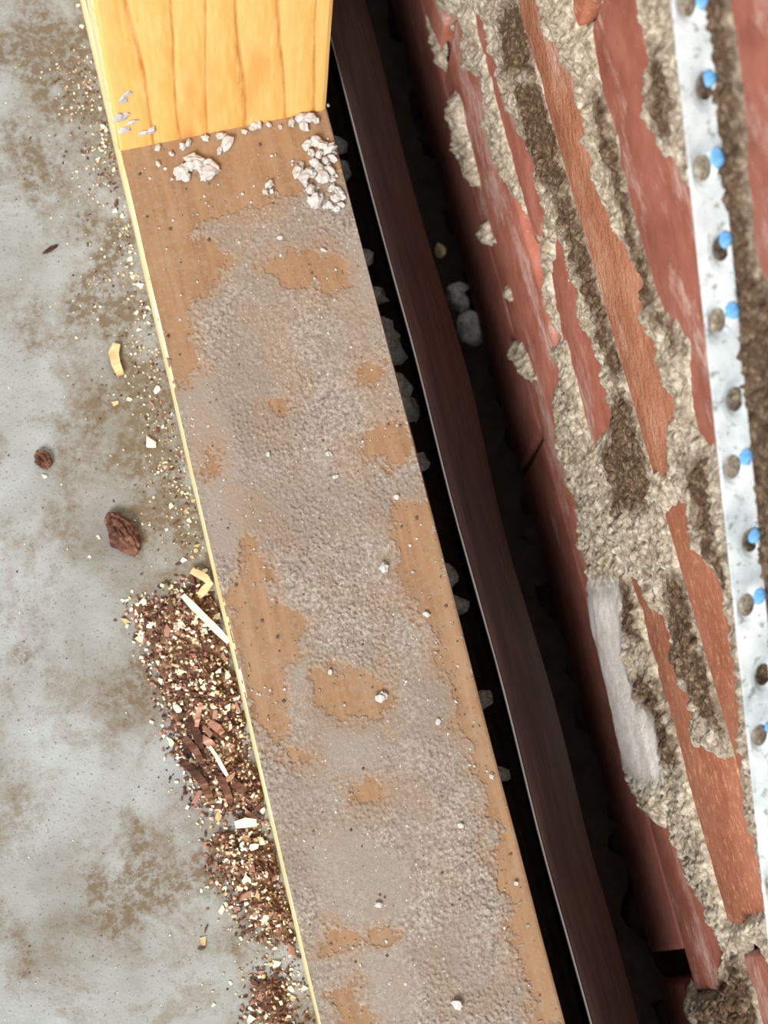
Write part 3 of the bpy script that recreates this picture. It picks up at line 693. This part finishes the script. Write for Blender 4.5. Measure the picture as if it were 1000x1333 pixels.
# sawdust grit: tiny pieces nobody could count
co = []; fa = []; mi = []
def tiny(x, y, L, mat):
    r = rnd; hz = max(0, float(mound_h(np.array([x]), np.array([y]))[0])); n = len(co); a = r.uniform(0, 6.3); ca, sa = math.cos(a), math.sin(a); W = L * r.uniform(.3, .8); H = L * .35
    tl = r.uniform(-.5, .5)
    for dxx, dyy, dzz in ((-1, -1, 0), (1, -.8, 0), (.8, 1, 0), (-.9, .8, 0), (-.8, -.9, 1), (.9, -.7, 1), (.7, .8, 1), (-.8, .9, 1)):
        X = dxx * L / 2; Y = dyy * W / 2; co.append(((x + X * ca - Y * sa) / 1000, (y + X * sa + Y * ca) / 1000, (hz + dzz * H + X * tl * .6 + .15 * L) / 1000))
    for f in ((0, 3, 2, 1), (4, 5, 6, 7), (0, 1, 5, 4), (1, 2, 6, 5), (2, 3, 7, 6), (3, 0, 4, 7)): fa.append([n + q for q in f]); mi.append(mat)
for i in range(3000):
    P = rnd.choices(FP, area)[0]; x, y = rand_in(P); x += rnd.gauss(0, 3.0); y += rnd.gauss(0, 3.0)
    if x < -1: tiny(x, y, rnd.uniform(.7, 2.2), rnd.choices((0, 1, 2, 3), (34, 12, 72, 46))[0])
for i in range(2600):                     # thin scatter beside the plate
    y = rnd.uniform(-395, 75); x = -1.0 - abs(rnd.gauss(0, 9)) - (abs(rnd.gauss(0, 14)) if rnd.random() < .25 else 0)
    dens = 0.35 + 0.65 * (mn.noise(Vector((y * .04, x * .05, 3))) > -.05)
    if rnd.random() < dens: tiny(x, y, rnd.uniform(.4, 1.3), rnd.choices((0, 1, 2, 3), (40, 25, 45, 15))[0])
for i in range(160): tiny(rnd.uniform(-120, -20), rnd.uniform(-380, 90), rnd.uniform(.4, .9), rnd.choices((0, 2), (45, 55))[0])
me = mesh_np('sawdust_grit', np.array(co), np.array(fa), smooth=False)
for mt in (m_cpale, m_ctan, m_cbrown, m_cpink): me.materials.append(mt)
me.polygons.foreach_set('material_index', np.array(mi, dtype=np.int32))
tag(link('sawdust_grit', me), 'fine sawdust and wood bits scattered on the concrete by the plate', 'sawdust', None, 'stuff')

# ---- single larger pieces
def rod(name, pts, wdt, thk, mat, label, cat):
    """a bent sliver through 3D points"""
    bm = bmesh.new(); pr = None
    P = [Vector(p) for p in pts]
    for i, p in enumerate(P):
        d = (P[min(i + 1, len(P) - 1)] - P[max(i - 1, 0)]).normalized(); s = d.cross(Vector((0, 0, 1))).normalized()
        k = wdt * (0.75 if i in (0, len(P) - 1) else rnd.uniform(.9, 1.1)); u = Vector((0, 0, thk))
        q = [bm.verts.new(p - s * k / 2 - u / 2), bm.verts.new(p + s * k / 2 - u / 2), bm.verts.new(p + s * k / 2 + u / 2), bm.verts.new(p - s * k / 2 + u / 2)]
        if pr:
            for j in range(4): bm.faces.new((pr[j], pr[(j + 1) % 4], q[(j + 1) % 4], q[j]))
        else: bm.faces.new(q[::-1])
        pr = q
    bm.faces.new(pr); bmesh.ops.recalc_face_normals(bm, faces=bm.faces[:])
    return tag(link(name, from_bm(name, bm), mat), label, cat)
def path(pp, zz): return [px(u, v, 2, z) for (u, v), z in zip(pp, zz)]
rod('wood_splinter', path([(238,775),(252,790),(268,806),(283,821),(298,836)], [.007, .0075, .008, .0085, .009]), .0026, .0016, m_cpale, 'long cream wood splinter leaning on the edge of the plate', 'splinter')
rod('wood_shaving', path([(249,743),(258,747),(267,752),(273,760),(266,768),(258,778)], [.004, .0055, .006, .0055, .0045, .003]), .0032, .0012, m_ctan, 'bent tan shaving above the long splinter at the plate edge', 'shaving')
rod('wood_shaving', path([(273,972),(282,985),(290,1000),(296,1010)], [.008, .0082, .008, .0075]), .0016, .0012, m_cpale, 'thin cream sliver lying across the dark bark flakes', 'shaving')
rod('wood_shaving', path([(262,915),(258,930),(256,946)], [.009, .0085, .008]), .0022, .001, m_cpink, 'pinkish curl standing up in the middle of the sawdust heap', 'shaving')
rod('wood_chip', path([(306,1074),(320,1071),(334,1071)], [.004, .0045, .004]), .0036, .0022, m_cpale, 'white oblong chip between two heaps of sawdust', 'wood chip')
rod('wood_chip', path([(152,448),(148,460),(151,474),(157,488)], [.002, .0026, .0024, .0014]), .0042, .002, m_ctan, 'curved tan chip lying alone on concrete beside the plate', 'wood chip')
for (a, b, c, d) in ((245,935,262,975),(250,1000,275,1040),(235,990,258,1012),(285,1010,300,1045),(262,960,280,975),(240,960,262,990),(272,940,290,955),(300,1020,320,1030)):
    rod('bark_strip', path([(a, b), ((a + c) / 2 + 2, (b + d) / 2), (c, d)], [.006, .0075, .0065]), .0034, .0014, rnd.choice((m_cbrown, m_cpink, m_cdark)), 'long bark strip lying in the sawdust heap', 'bark')['group'] = 'bark strips in the heap'
def bark(label, u, v, L, W, H, rz, mat):
    bm = bmesh.new(); r = bmesh.ops.create_icosphere(bm, subdivisions=4, radius=1.0)
    for q in r['verts']:
        c = q.co; k = 1 + .45 * mn.fractal(Vector((c.x * 3.6 + u, c.y * 1.1, c.z * 3.6)), .7, 2.1, 4)
        e = Vector((c.x * W / 2 * k, c.y * L / 2 * (1 + .25 * mn.noise(Vector((c.x * 4, u, c.z * 4)))), c.z * H / 2 * k)); e.rotate(Euler((0, 0, rz))); q.co = e
    p = px(u, v, 2, 0); o = link('bark_piece', from_bm('bark_piece', bm), mat); o.location = (p[0], p[1], H * .42); return tag(o, label, 'bark')
bark('large ridged brown bark piece lying alone on bare concrete', 161, 697, .021, .0105, .008, .35, m_cbrown)
bark('small brown bark nub lying alone on bare concrete', 57, 600, .009, .006, .005, .3, m_cbrown)
bark('tiny dark sliver lying on clean concrete', 66, 325, .002, .0065, .0014, .35, m_cdark)
bark('tan rounded nugget in the sawdust below the white oblong chip', 320, 1095, .0045, .0042, .004, .4, m_ctan)
bark('dark bark piece resting on the sawdust heap', 258, 975, .012, .010, .006, .2, m_cdark)['label'] = 'nearly black bark piece half buried in the sawdust heap'
